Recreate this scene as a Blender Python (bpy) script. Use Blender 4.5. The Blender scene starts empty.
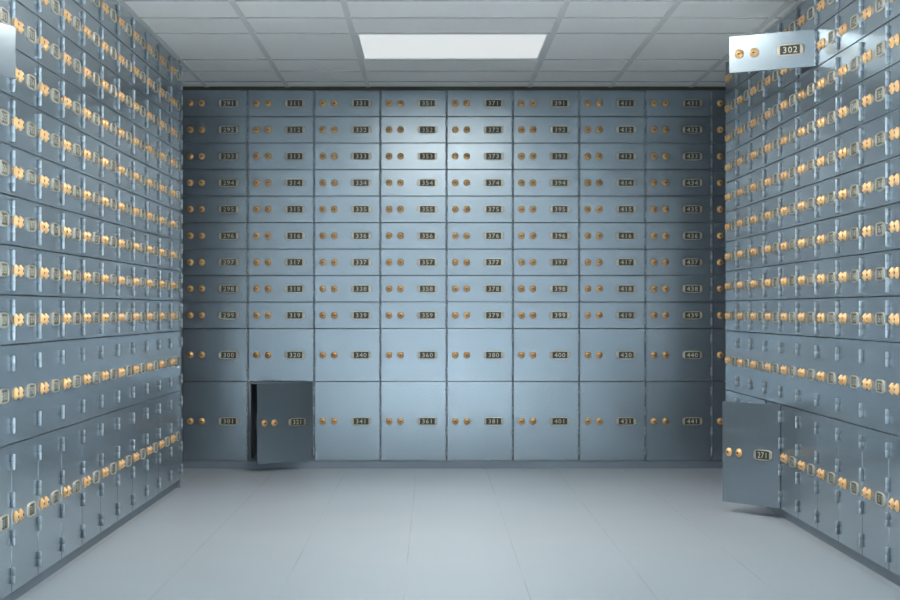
import bpy, bmesh, math
from mathutils import Matrix, Vector

SC = bpy.context.scene
COL = SC.collection
PI = math.pi
R = math.radians

# ------------------------------------------------------------------ sizes
CW, U = 0.40, 0.16            # width of one box, height of a small box
Z0 = 0.045                    # underside of the lowest row (plinth height)
CEIL = 2.307
YB = 11.17                    # face of the back bank
XL, XR = -1.353, 1.596        # faces of the side banks
BX0 = -1.509                  # left edge of the back bank
HX, HY = 0.1955, -0.0065        # hinge axis in a box's own frame
CAMZ = 0.957
DEPTH = 0.45
ROWS = [1] * 9 + [2, 3]       # heights, from the top row down
KIND = {1: 'small', 2: 'medium', 3: 'large'}
ORD = ['zeroth', 'first', 'second', 'third', 'fourth', 'fifth', 'sixth', 'seventh', 'eighth',
       'ninth', 'tenth', 'eleventh', 'twelfth', 'thirteenth']
ROWN = ['top row', 'second row down', 'third row down', 'fourth row down', 'fifth row down',
        'sixth row down', 'seventh row down', 'eighth row down', 'ninth row down',
        'tenth row down', 'bottom row']

# ------------------------------------------------------------------ materials
def mat(name, col, rough=0.5, metal=0.0, noise=0.0, scale=6.0, spec=0.5):
    m = bpy.data.materials.new(name)
    m.use_nodes = True
    nt = m.node_tree
    b = nt.nodes['Principled BSDF']
    b.inputs['Base Color'].default_value = (*col, 1)
    b.inputs['Roughness'].default_value = rough
    b.inputs['Metallic'].default_value = metal
    b.inputs['Specular IOR Level'].default_value = spec
    if noise:
        tc = nt.nodes.new('ShaderNodeTexCoord')
        nz = nt.nodes.new('ShaderNodeTexNoise')
        nz.inputs['Scale'].default_value = scale
        nz.inputs['Detail'].default_value = 4
        mr = nt.nodes.new('ShaderNodeMapRange')
        mr.inputs['To Min'].default_value = rough - noise
        mr.inputs['To Max'].default_value = rough + noise
        nt.links.new(tc.outputs['Object'], nz.inputs['Vector'])
        nt.links.new(nz.outputs['Fac'], mr.inputs['Value'])
        nt.links.new(mr.outputs['Result'], b.inputs['Roughness'])
    return m

STEEL = mat('blue_grey_steel', (0.30, 0.37, 0.42), 0.23, 0.74, 0.03, 5)
HINGE_STEEL = mat('hinge_steel', (0.39, 0.45, 0.50), 0.5, 0.6, 0.03, 30)
CASE = mat('casing_steel', (0.27, 0.32, 0.36), 0.6, 0.4, 0.05, 8)
PLINTH = mat('plinth_steel', (0.26, 0.31, 0.36), 0.45, 0.8, 0.05, 8)
BRASS = mat('lock_brass', (0.90, 0.54, 0.25), 0.36, 0.6, 0.04, 60)
FRAME = mat('frame_brass', (0.57, 0.53, 0.44), 0.36, 0.7, 0.04, 60)
SLOT = mat('key_slot', (0.03, 0.025, 0.02), 0.6)
CARD = mat('number_card', (0.045, 0.05, 0.035), 0.45, 0, 0.05, 60)
DIGIT = mat('number_cream', (0.72, 0.70, 0.58), 0.5)
TRIM = mat('dark_olive_trim', (0.055, 0.055, 0.03), 0.55, 0.2, 0.05, 9)
TEE = mat('ceiling_tee', (0.70, 0.71, 0.70), 0.6, 0.0, 0.05, 9)
CROSS = mat('cross_tee', (0.42, 0.43, 0.42), 0.6, 0.0, 0.05, 9)
PAINT = mat('wall_paint', (0.62, 0.64, 0.65), 0.7, 0, 0.06, 3)

def ceiling_mat():
    m = mat('ceiling_tile', (0.78, 0.79, 0.78), 0.8)
    nt = m.node_tree; b = nt.nodes['Principled BSDF']
    tc = nt.nodes.new('ShaderNodeTexCoord')
    nz = nt.nodes.new('ShaderNodeTexNoise'); nz.inputs['Scale'].default_value = 160
    nz.inputs['Detail'].default_value = 3
    cr = nt.nodes.new('ShaderNodeMix'); cr.data_type = 'RGBA'
    cr.inputs['A'].default_value = (0.91, 0.905, 0.88, 1)
    cr.inputs['B'].default_value = (0.95, 0.945, 0.92, 1)
    nt.links.new(tc.outputs['Object'], nz.inputs['Vector'])
    nt.links.new(nz.outputs['Fac'], cr.inputs['Factor'])
    nt.links.new(cr.outputs['Result'], b.inputs['Base Color'])
    return m
TILE = ceiling_mat()

def floor_mat():
    m = mat('floor_tile', (0.60, 0.64, 0.67), 0.38)
    nt = m.node_tree; b = nt.nodes['Principled BSDF']; L = nt.links
    geo = nt.nodes.new('ShaderNodeTexCoord')
    sep = nt.nodes.new('ShaderNodeSeparateXYZ')
    L.new(geo.outputs['Object'], sep.inputs[0])
    def joint(out, off, w):
        a = nt.nodes.new('ShaderNodeMath'); a.operation = 'SUBTRACT'; a.inputs[1].default_value = off
        L.new(out, a.inputs[0])
        p = nt.nodes.new('ShaderNodeMath'); p.operation = 'PINGPONG'; p.inputs[1].default_value = 0.21
        L.new(a.outputs[0], p.inputs[0])
        c = nt.nodes.new('ShaderNodeMath'); c.operation = 'LESS_THAN'; c.inputs[1].default_value = w
        L.new(p.outputs[0], c.inputs[0])
        return c.outputs[0]
    jx = joint(sep.outputs['X'], -0.094, 0.0017)
    jy = joint(sep.outputs['Y'], 6.30, 0.0016)
    # the grout is worn and filled in places
    nz = nt.nodes.new('ShaderNodeTexNoise'); nz.inputs['Scale'].default_value = 1.3
    L.new(geo.outputs['Object'], nz.inputs['Vector'])
    fill = nt.nodes.new('ShaderNodeMapRange')
    fill.inputs['From Min'].default_value = 0.35; fill.inputs['From Max'].default_value = 0.65
    fill.inputs['To Min'].default_value = 0.0; fill.inputs['To Max'].default_value = 0.6
    L.new(nz.outputs['Fac'], fill.inputs['Value'])
    a = nt.nodes.new('ShaderNodeMath'); a.operation = 'MULTIPLY'
    L.new(jx, a.inputs[0]); L.new(fill.outputs['Result'], a.inputs[1])
    c = nt.nodes.new('ShaderNodeMath'); c.operation = 'MULTIPLY'; c.inputs[1].default_value = 0.06
    L.new(jy, c.inputs[0])
    mx = nt.nodes.new('ShaderNodeMath'); mx.operation = 'MAXIMUM'
    L.new(a.outputs[0], mx.inputs[0]); L.new(c.outputs[0], mx.inputs[1])
    n2 = nt.nodes.new('ShaderNodeTexNoise'); n2.inputs['Scale'].default_value = 2.2
    n2.inputs['Detail'].default_value = 5
    L.new(geo.outputs['Object'], n2.inputs['Vector'])
    base = nt.nodes.new('ShaderNodeMix'); base.data_type = 'RGBA'
    base.inputs['A'].default_value = (0.375, 0.425, 0.465, 1)
    base.inputs['B'].default_value = (0.41, 0.46, 0.50, 1)
    L.new(n2.outputs['Fac'], base.inputs['Factor'])
    mix = nt.nodes.new('ShaderNodeMix'); mix.data_type = 'RGBA'
    mix.inputs['B'].default_value = (0.12, 0.13, 0.14, 1)
    L.new(mx.outputs[0], mix.inputs['Factor'])
    L.new(base.outputs['Result'], mix.inputs['A'])
    L.new(mix.outputs['Result'], b.inputs['Base Color'])
    return m
FLOOR = floor_mat()

def glow(name, col, s):
    m = bpy.data.materials.new(name); m.use_nodes = True
    nt = m.node_tree; b = nt.nodes['Principled BSDF']
    b.inputs['Base Color'].default_value = (0.35, 0.35, 0.35, 1)
    b.inputs['Emission Color'].default_value = (*col, 1)
    b.inputs['Emission Strength'].default_value = s
    return m
PANEL = glow('light_diffuser', (0.97, 1.0, 1.0), 0.53)

# ------------------------------------------------------------------ mesh helpers
def box(bm, x0, x1, y0, y1, z0, z1, bev=0.0, mi=0):
    vs = [bm.verts.new((x, y, z)) for x in (x0, x1) for y in (y0, y1) for z in (z0, z1)]
    idx = [(0, 1, 3, 2), (4, 6, 7, 5), (0, 4, 5, 1), (2, 3, 7, 6), (0, 2, 6, 4), (1, 5, 7, 3)]
    fs = [bm.faces.new([vs[i] for i in f]) for f in idx]
    for f in fs: f.material_index = mi
    if bev:
        es = list({e for f in fs for e in f.edges})
        bmesh.ops.bevel(bm, geom=es, offset=bev, segments=2, affect='EDGES', profile=0.5)

def lathe(bm, prof, n=20, axis='y', mi=0, smooth=True):
    """prof: (radius, along) pairs; closed with caps where the radius is zero."""
    rings = []
    for r, a in prof:
        ring = []
        for k in range(n if r > 0 else 1):
            t = 2 * PI * k / n
            p = (r * math.cos(t), a, r * math.sin(t)) if axis == 'y' else (r * math.cos(t), r * math.sin(t), a)
            ring.append(bm.verts.new(p))
        rings.append(ring)
    for A, B in zip(rings, rings[1:]):
        for k in range(n):
            a0, a1 = A[k % len(A)], A[(k + 1) % len(A)]
            b0, b1 = B[k % len(B)], B[(k + 1) % len(B)]
            q = []
            for v in (a0, a1, b1, b0):
                if v not in q: q.append(v)
            f = bm.faces.new(q); f.smooth = smooth; f.material_index = mi

def finish(name, bm, mats, recalc=True):
    if recalc: bmesh.ops.recalc_face_normals(bm, faces=bm.faces)
    me = bpy.data.meshes.new(name)
    bm.to_mesh(me); bm.free()
    for m in (mats if isinstance(mats, (list, tuple)) else [mats]): me.materials.append(m)
    return me

def obj(name, me, parent=None, loc=(0, 0, 0), rz=0.0):
    o = bpy.data.objects.new(name, me)
    COL.objects.link(o)
    o.location = loc; o.rotation_euler = (0, 0, rz)
    if parent is not None: o.parent = parent
    return o

def struct(name, bm, m):
    o = obj(name, finish(name, bm, m)); o['kind'] = 'structure'
    return o

# ------------------------------------------------------------------ the parts of a deposit box (facing -y)
def door_mesh(n):
    h = n * U
    bm = bmesh.new()
    box(bm, -0.1975 - HX, 0.193 - HX, 0.0 - HY, 0.007 - HY, -h / 2 + 0.0022, h / 2 - 0.0022, bev=0.0012)
    return finish(KIND[n] + '_door', bm, STEEL)

def casing_mesh(n):
    h = n * U - 0.002
    hw = 0.199
    bm = bmesh.new()
    def loop(ins, y):
        return [bm.verts.new((x, y, z)) for x, z in ((-hw + ins, ins), (hw - ins, ins),
                                                     (hw - ins, h - ins), (-hw + ins, h - ins))]
    ls = [loop(0, DEPTH), loop(0, 0.008), loop(0.014, 0.008), loop(0.014, 0.012), loop(0.003, 0.012),
          loop(0.003, DEPTH - 0.004)]
    for A, B in zip(ls, ls[1:]):
        for k in range(4):
            bm.faces.new((A[k], A[(k + 1) % 4], B[(k + 1) % 4], B[k]))
    bm.faces.new(ls[0]); bm.faces.new(ls[-1])
    return finish(KIND[n] + '_casing', bm, CASE)

def lock_mesh():
    bm = bmesh.new()
    lathe(bm, [(0, 0.0), (0.0205, 0.0), (0.0205, -0.003), (0.0190, -0.0048), (0.0145, -0.0060),
               (0.0132, -0.0100), (0.0120, -0.0112), (0, -0.0112)], 20)
    box(bm, -0.0075, 0.0075, -0.0118, -0.0100, -0.0022, 0.0022, mi=1)
    box(bm, -0.0030, 0.0030, -0.0119, -0.0100, -0.0045, 0.0045, mi=1)
    return finish('lock', bm, [BRASS, SLOT])

def hinge_mesh():
    bm = bmesh.new()
    r, H = 0.0062, 0.026
    lathe(bm, [(0, -H), (r * .7, -H), (r, -H + .002), (r, -.001), (r * .82, -.0005), (r * .82, .0005),
               (r, .001), (r, H - .002), (r * .7, H), (0, H)], 12, axis='z')
    # the leaf that ties the knuckle to the casing flange
    box(bm, -0.0010, 0.0030, 0.003, 0.0142, -H + .003, H - .003)
    return finish('hinge', bm, HINGE_STEEL)

DIG = {}
def make_digits():
    for d in '0123456789':
        cu = bpy.data.curves.new('t' + d, 'FONT')
        cu.body = d; cu.size = 1.0; cu.resolution_u = 2; cu.align_x = 'CENTER'
        o = bpy.data.objects.new('t' + d, cu); COL.objects.link(o)
        bpy.context.view_layer.update()
        dg = bpy.context.evaluated_depsgraph_get()
        me = o.evaluated_get(dg).to_mesh()
        vs = [tuple(v.co) for v in me.vertices]
        fs = [tuple(p.vertices) for p in me.polygons]
        y0 = min(v[1] for v in vs); y1 = max(v[1] for v in vs)
        cx = (min(v[0] for v in vs) + max(v[0] for v in vs)) / 2
        s = 1.0 / (y1 - y0)
        DIG[d] = ([((v[0] - cx) * s, (v[1] - (y0 + y1) / 2) * s) for v in vs], fs)
        o.evaluated_get(dg).to_mesh_clear()
        bpy.data.objects.remove(o); bpy.data.curves.remove(cu)
make_digits()

def plate_mesh(text):
    bm = bmesh.new()
    N = 40
    ox, oz, rr = 0.060, 0.0245, 0.0215       # outer: a rectangle with rounded ends
    ix, iz = 0.0445, 0.0190                  # the card window
    outer, inner = [], []
    for k in range(N):
        t = 2 * PI * (k + 0.5) / N
        c, s = math.cos(t), math.sin(t)
        # superellipse-like outline with round ends
        ex = ox * math.copysign(abs(c) ** 0.62, c); ez = oz * math.copysign(abs(s) ** 0.42, s)
        outer.append((ex, ez))
        a = Vector((ex, ez)); q = min(ix / max(abs(a.x), 1e-6), iz / max(abs(a.y), 1e-6))
        inner.append((a.x * q, a.y * q))
    # put true corners on the window
    for sx in (1, -1):
        for sz in (1, -1):
            j = min(range(N), key=lambda i: (inner[i][0] - sx * ix) ** 2 + (inner[i][1] - sz * iz) ** 2)
            inner[j] = (sx * ix, sz * iz)
    def ring(pts, y, g=1.0):
        return [bm.verts.new((x * g, y, z * g)) for x, z in pts]
    rs = [ring(outer, 0.0), ring(outer, -0.004), ring(outer, -0.0065, 0.955), ring(inner, -0.0065, 1.03),
          ring(inner, -0.0050), ring(inner, -0.003)]
    for A, B in zip(rs, rs[1:]):
        for k in range(N):
            bm.faces.new((A[k], A[(k + 1) % N], B[(k + 1) % N], B[k]))
    f = bm.faces.new(rs[-1]); f.material_index = 1
    bm.faces.new(rs[0])
    bmesh.ops.recalc_face_normals(bm, faces=bm.faces)
    h = 0.0255
    for i, ch in enumerate(text):
        vs, fs = DIG[ch]
        x0 = (i - 1) * 0.0235
        nv = [bm.verts.new((x0 + v[0] * h * 1.12, -0.0036, v[1] * h)) for v in vs]
        for q in fs:
            g = bm.faces.new([nv[j] for j in q]); g.material_index = 2
            if g.normal.y > 0: g.normal_flip()
    return finish('number_plate', bm, [FRAME, CARD, DIGIT], recalc=False)

DOOR = {n: door_mesh(n) for n in (1, 2, 3)}
CASING = {n: casing_mesh(n) for n in (1, 2, 3)}
LOCK, HINGE = lock_mesh(), hinge_mesh()
HZ = {1: (-0.04, 0.04), 2: (-0.10, 0.10), 3: (-0.183, -0.061, 0.061, 0.183)}

# one box of each size is built with its parts; the rest are copies of it
def build_box(n):
    root = bpy.data.objects.new(KIND[n] + '_deposit_box', None); COL.objects.link(root)
    root.empty_display_size = 0.05
    h = n * U
    obj('casing', CASING[n], root, (0, 0, 0.001))
    d = obj('door', DOOR[n], root, (HX, HY, h / 2))
    for lx in (-0.1505, -0.081):
        obj('lock', LOCK, d, (lx - HX, -HY, 0))
    for z in HZ[n]:
        obj('hinge', HINGE, root, (HX, HY, h / 2 + z))
    return root

def copy_box(src):
    r = src.copy(); COL.objects.link(r)
    for ch in src.children:
        c = ch.copy(); COL.objects.link(c); c.parent = r
        for g in ch.children:
            q = g.copy(); COL.objects.link(q); q.parent = c
    return r

PROTO = {n: build_box(n) for n in (1, 2, 3)}

PLACED = []
def queue(n, loc, rz, number, label, group, opened=0.0):
    PLACED.append((n, loc, rz, number, label, group, opened))

ROWZ = []
z = Z0 + 14 * U
for n in ROWS:
    z -= n * U
    ROWZ.append(z)

def size_word(n, opened): return ('open ' if opened else '') + KIND[n]

# back bank: nine columns
for c in range(9):
    for r, n in enumerate(ROWS):
        op = R(37) if (c == 1 and r == 10) else 0.0
        lab = '%s steel deposit box in back wall, %s column from left, %s' % (size_word(n, op), ORD[c + 1], ROWN[r])
        queue(n, (BX0 + CW * (c + 0.5), YB, ROWZ[r]), 0.0, '%03d' % (290 + 20 * c + r + 1), lab,
              KIND[n] + ' deposit boxes in the back wall', op)

# left bank: eleven columns in view, counted from the far end, and the one open box nearer by
LEFT_FAR = 9.957
for c in range(11):
    for r, n in enumerate(ROWS):
        lab = '%s steel deposit box in left bank, %s column from far end, %s' % (KIND[n], ORD[c + 1], ROWN[r])
        queue(n, (XL, LEFT_FAR - CW * (c + 0.5), ROWZ[r]), PI / 2, '%03d' % (600 + 20 * c + r + 1), lab,
              KIND[n] + ' deposit boxes in the left bank')
queue(1, (XL, LEFT_FAR - CW * 12.5, ROWZ[3]), PI / 2, '844',
      'small steel deposit box in left bank, its door folded far open at the left edge',
      'small deposit boxes in the left bank', R(167))

# right bank: ten columns in view, counted from the far end
RIGHT_FAR = 10.060
for c in range(10):
    for r, n in enumerate(ROWS):
        op = R(56) if (c == 5 and r == 1) else R(33) if (c == 3 and r == 10) else 0.0
        lab = '%s steel deposit box in right bank, %s column from far end, %s' % (size_word(n, op), ORD[c + 1], ROWN[r])
        queue(n, (XR, RIGHT_FAR - CW * (c + 0.5), ROWZ[r]), -PI / 2, '%03d' % (200 + 20 * c + r + 1), lab,
              KIND[n] + ' deposit boxes in the right bank', op)

roots = []
seen = set()
for i, (n, loc, rz, number, lab, grp, op) in enumerate(PLACED):
    if n in seen: r = copy_box(PROTO[n])
    else: r = PROTO[n]; seen.add(n)
    roots.append(r)
for r, (n, loc, rz, number, lab, grp, op) in zip(roots, PLACED):
    r.location = loc; r.rotation_euler = (0, 0, rz)
    r['label'] = lab; r['category'] = 'deposit box'; r['group'] = grp
    d = [c for c in r.children if c.name.split('.')[0] == 'door'][0]
    obj('number_plate', plate_mesh(number), d, (0.081 - HX, -HY, 0))
    if op: d.rotation_euler = (0, 0, op)

# ------------------------------------------------------------------ the room
X0, X1, Y0, Y1 = -2.9, 2.9, -1.6, YB + DEPTH + 0.02
TOP = Z0 + 14 * U
bm = bmesh.new(); box(bm, X0, X1, Y0, Y1, -0.1, 0.0); struct('floor', bm, FLOOR)
bm = bmesh.new()
LX0, LX1, LY0, LY1 = 0.102 - 0.474, 0.102 + 0.474, 9.03, 9.94      # recess of the ceiling light
for a in ((X0, LX0, Y0, Y1), (LX1, X1, Y0, Y1), (LX0, LX1, Y0, LY0), (LX0, LX1, LY1, Y1)):
    box(bm, a[0], a[1], a[2], a[3], CEIL, CEIL + 0.1)
box(bm, LX0, LX1, LY0, LY1, CEIL + 0.06, CEIL + 0.1)
struct('ceiling', bm, TILE)

# exposed grid of the suspended ceiling
bm = bmesh.new()
xs = [0.102 + 0.4875 * k for k in range(-6, 6)]
ys = [9.01 - 0.475 * k for k in range(0, 22)] + [9.96, 10.435, 10.91]
for x in xs:
    if abs(x - 0.102) < 0.01:
        continue
    elif X0 + .05 < x < X1 - .05:
        box(bm, x - 0.014, x + 0.014, Y0, YB - 0.002, CEIL - 0.005, CEIL)
for y in ys:
    box(bm, X0, X1, y - 0.006, y + 0.006, CEIL - 0.0045, CEIL, mi=1)
o = obj('trim_1', finish('trim_1', bm, [TEE, CROSS])); o['kind'] = 'structure'

# walls behind and beside the banks
bm = bmesh.new()
box(bm, X0, X1, Y1, Y1 + 0.1, 0, CEIL)
box(bm, X0, BX0 - 0.002, YB, Y1, 0, CEIL)
box(bm, BX0 + 9 * CW + 0.002, X1, YB, Y1, 0, CEIL)
struct('wall_back', bm, CASE)
bm = bmesh.new()
box(bm, X0, XL - DEPTH - 0.01, 4.2, LEFT_FAR + 0.02, 0, CEIL)
box(bm, XL - DEPTH - 0.01, XL - 0.004, LEFT_FAR + 0.003, LEFT_FAR + 0.02, 0, CEIL)
n1 = LEFT_FAR - CW * 11
box(bm, XL - DEPTH - 0.01, XL, n1 - CW + 0.002, n1 - 0.002, Z0, TOP)
zr = ROWZ[3]
box(bm, XL - DEPTH - 0.01, XL, n1 - 2 * CW + 0.002, n1 - CW - 0.002, Z0, zr - 0.002)
box(bm, XL - DEPTH - 0.01, XL, n1 - 2 * CW + 0.002, n1 - CW - 0.002, zr + U + 0.002, TOP)
box(bm, XL - DEPTH - 0.01, XL, 4.2, n1 - 2 * CW - 0.002, Z0, TOP)
box(bm, X0, X0 - 0.1, Y0, Y1, 0, CEIL)
struct('wall_left', bm, CASE)
bm = bmesh.new()
box(bm, XR + DEPTH + 0.01, X1, 4.2, RIGHT_FAR + 0.02, 0, CEIL)
box(bm, XR + 0.004, XR + DEPTH + 0.01, RIGHT_FAR + 0.003, RIGHT_FAR + 0.02, 0, CEIL)
box(bm, XR, XR + DEPTH + 0.01, 4.2, RIGHT_FAR - CW * 10 - 0.002, Z0, TOP)
box(bm, X1, X1 + 0.1, Y0, Y1, 0, CEIL)
struct('wall_right', bm, CASE)
bm = bmesh.new(); box(bm, X0, X1, Y0 - 0.1, Y0, 0, CEIL); struct('wall_front', bm, PAINT)

# plinths and the dark fillers between the banks and the ceiling
bm = bmesh.new(); box(bm, BX0, BX0 + 9 * CW, YB + 0.004, Y1, 0, Z0 - 0.001); struct('baseboard_back', bm, PLINTH)
bm = bmesh.new(); box(bm, XL - DEPTH - 0.01, XL - 0.022, 4.2, LEFT_FAR, 0, Z0 - 0.001); struct('baseboard_left', bm, PLINTH)
bm = bmesh.new(); box(bm, XR + 0.022, XR + DEPTH + 0.01, 4.2, RIGHT_FAR, 0, Z0 - 0.001); struct('baseboard_right', bm, PLINTH)
bm = bmesh.new(); box(bm, BX0, BX0 + 9 * CW, YB + 0.006, Y1, TOP + 0.001, CEIL); struct('trim_2', bm, TRIM)
bm = bmesh.new(); box(bm, XL - DEPTH - 0.01, XL - 0.012, 4.2, LEFT_FAR, TOP + 0.001, CEIL); struct('trim_3', bm, TEE)
bm = bmesh.new(); box(bm, XR + 0.012, XR + DEPTH + 0.01, 4.2, RIGHT_FAR, TOP + 0.001, CEIL); struct('trim_4', bm, TEE)

# ceiling light
cl = bpy.data.objects.new('ceiling_light', None); COL.objects.link(cl)
cl.location = (0.102, (LY0 + LY1) / 2, CEIL)
cl['label'] = 'glowing square light panel recessed in the tiled ceiling'; cl['category'] = 'ceiling light'
w, l = (LX1 - LX0) / 2, (LY1 - LY0) / 2
bm = bmesh.new()
for a in ((-w, w, -l, -l + .012), (-w, w, l - .012, l), (-w, -w + .012, -l + .012, l - .012), (w - .012, w, -l + .012, l - .012)):
    box(bm, a[0], a[1], a[2], a[3], -0.004, 0.05)
obj('frame', finish('light_frame', bm, TEE), cl)
bm = bmesh.new(); box(bm, -w + .013, w - .013, -l + .013, l - .013, 0.002, 0.010)
obj('diffuser', finish('light_diffuser', bm, PANEL), cl)

# ------------------------------------------------------------------ lamps
def area(name, loc, sx, sy, watt, col=(1, 0.99, 0.97), spread=180):
    la = bpy.data.lights.new(name, 'AREA'); la.shape = 'RECTANGLE'; la.size = sx; la.size_y = sy
    la.energy = watt; la.spread = R(spread); la.color = col
    o = bpy.data.objects.new(name, la); COL.objects.link(o); o.location = loc
    return o
area('panel_lamp', (0.102, 9.485, CEIL - 0.003), 0.90, 0.87, 14, spread=150)
area('unseen_lamp', (0.102, 4.26, CEIL - 0.003), 0.90, 0.87, 330, spread=60)  # unseen downlight, added so its floor bounce brightens the ceiling
area('unseen_lamp', (0.102, 0.93, CEIL - 0.003), 0.90, 0.87, 20, spread=120)  # weak unseen lamp added overhead for more bounced light
area('unseen_lamp', (0.102, 7.585, CEIL - 0.006), 0.90, 0.87, 34, col=(1.0, 0.93, 0.84))  # unseen lamp added above the view to make the back bank's hot spot
rear_fill = area('rear_fill_lamp', (0.1, -1.4, 1.15), 4.0, 2.0, 24, col=(0.85, 0.93, 1.0))  # fill light added behind the camera for the back bank; no doorway there
rear_fill.rotation_euler = (PI / 2, 0, 0)

wd = bpy.data.worlds.new('World'); SC.world = wd; wd.use_nodes = True
wd.node_tree.nodes['Background'].inputs[0].default_value = (0.6, 0.7, 0.8, 1)
wd.node_tree.nodes['Background'].inputs[1].default_value = 0.05

# ------------------------------------------------------------------ camera
cam = bpy.data.cameras.new('camera'); co = bpy.data.objects.new('camera', cam); COL.objects.link(co)
co.location = (0, 0, CAMZ); co.rotation_euler = (PI / 2, 0, 0)
cam.sensor_width = 36; cam.lens = 1850 / 900 * 36
cam.shift_x = 18 / 900; cam.shift_y = 10 / 900
cam.clip_start = 0.05
SC.camera = co

vs = SC.view_settings
vs.view_transform = 'Standard'; vs.look = 'None'; vs.gamma = 1.0; vs.use_curve_mapping = False
SC.cycles.blur_glossy = 1.0
SC.cycles.sample_clamp_indirect = 12.0
vs.exposure = 0.25
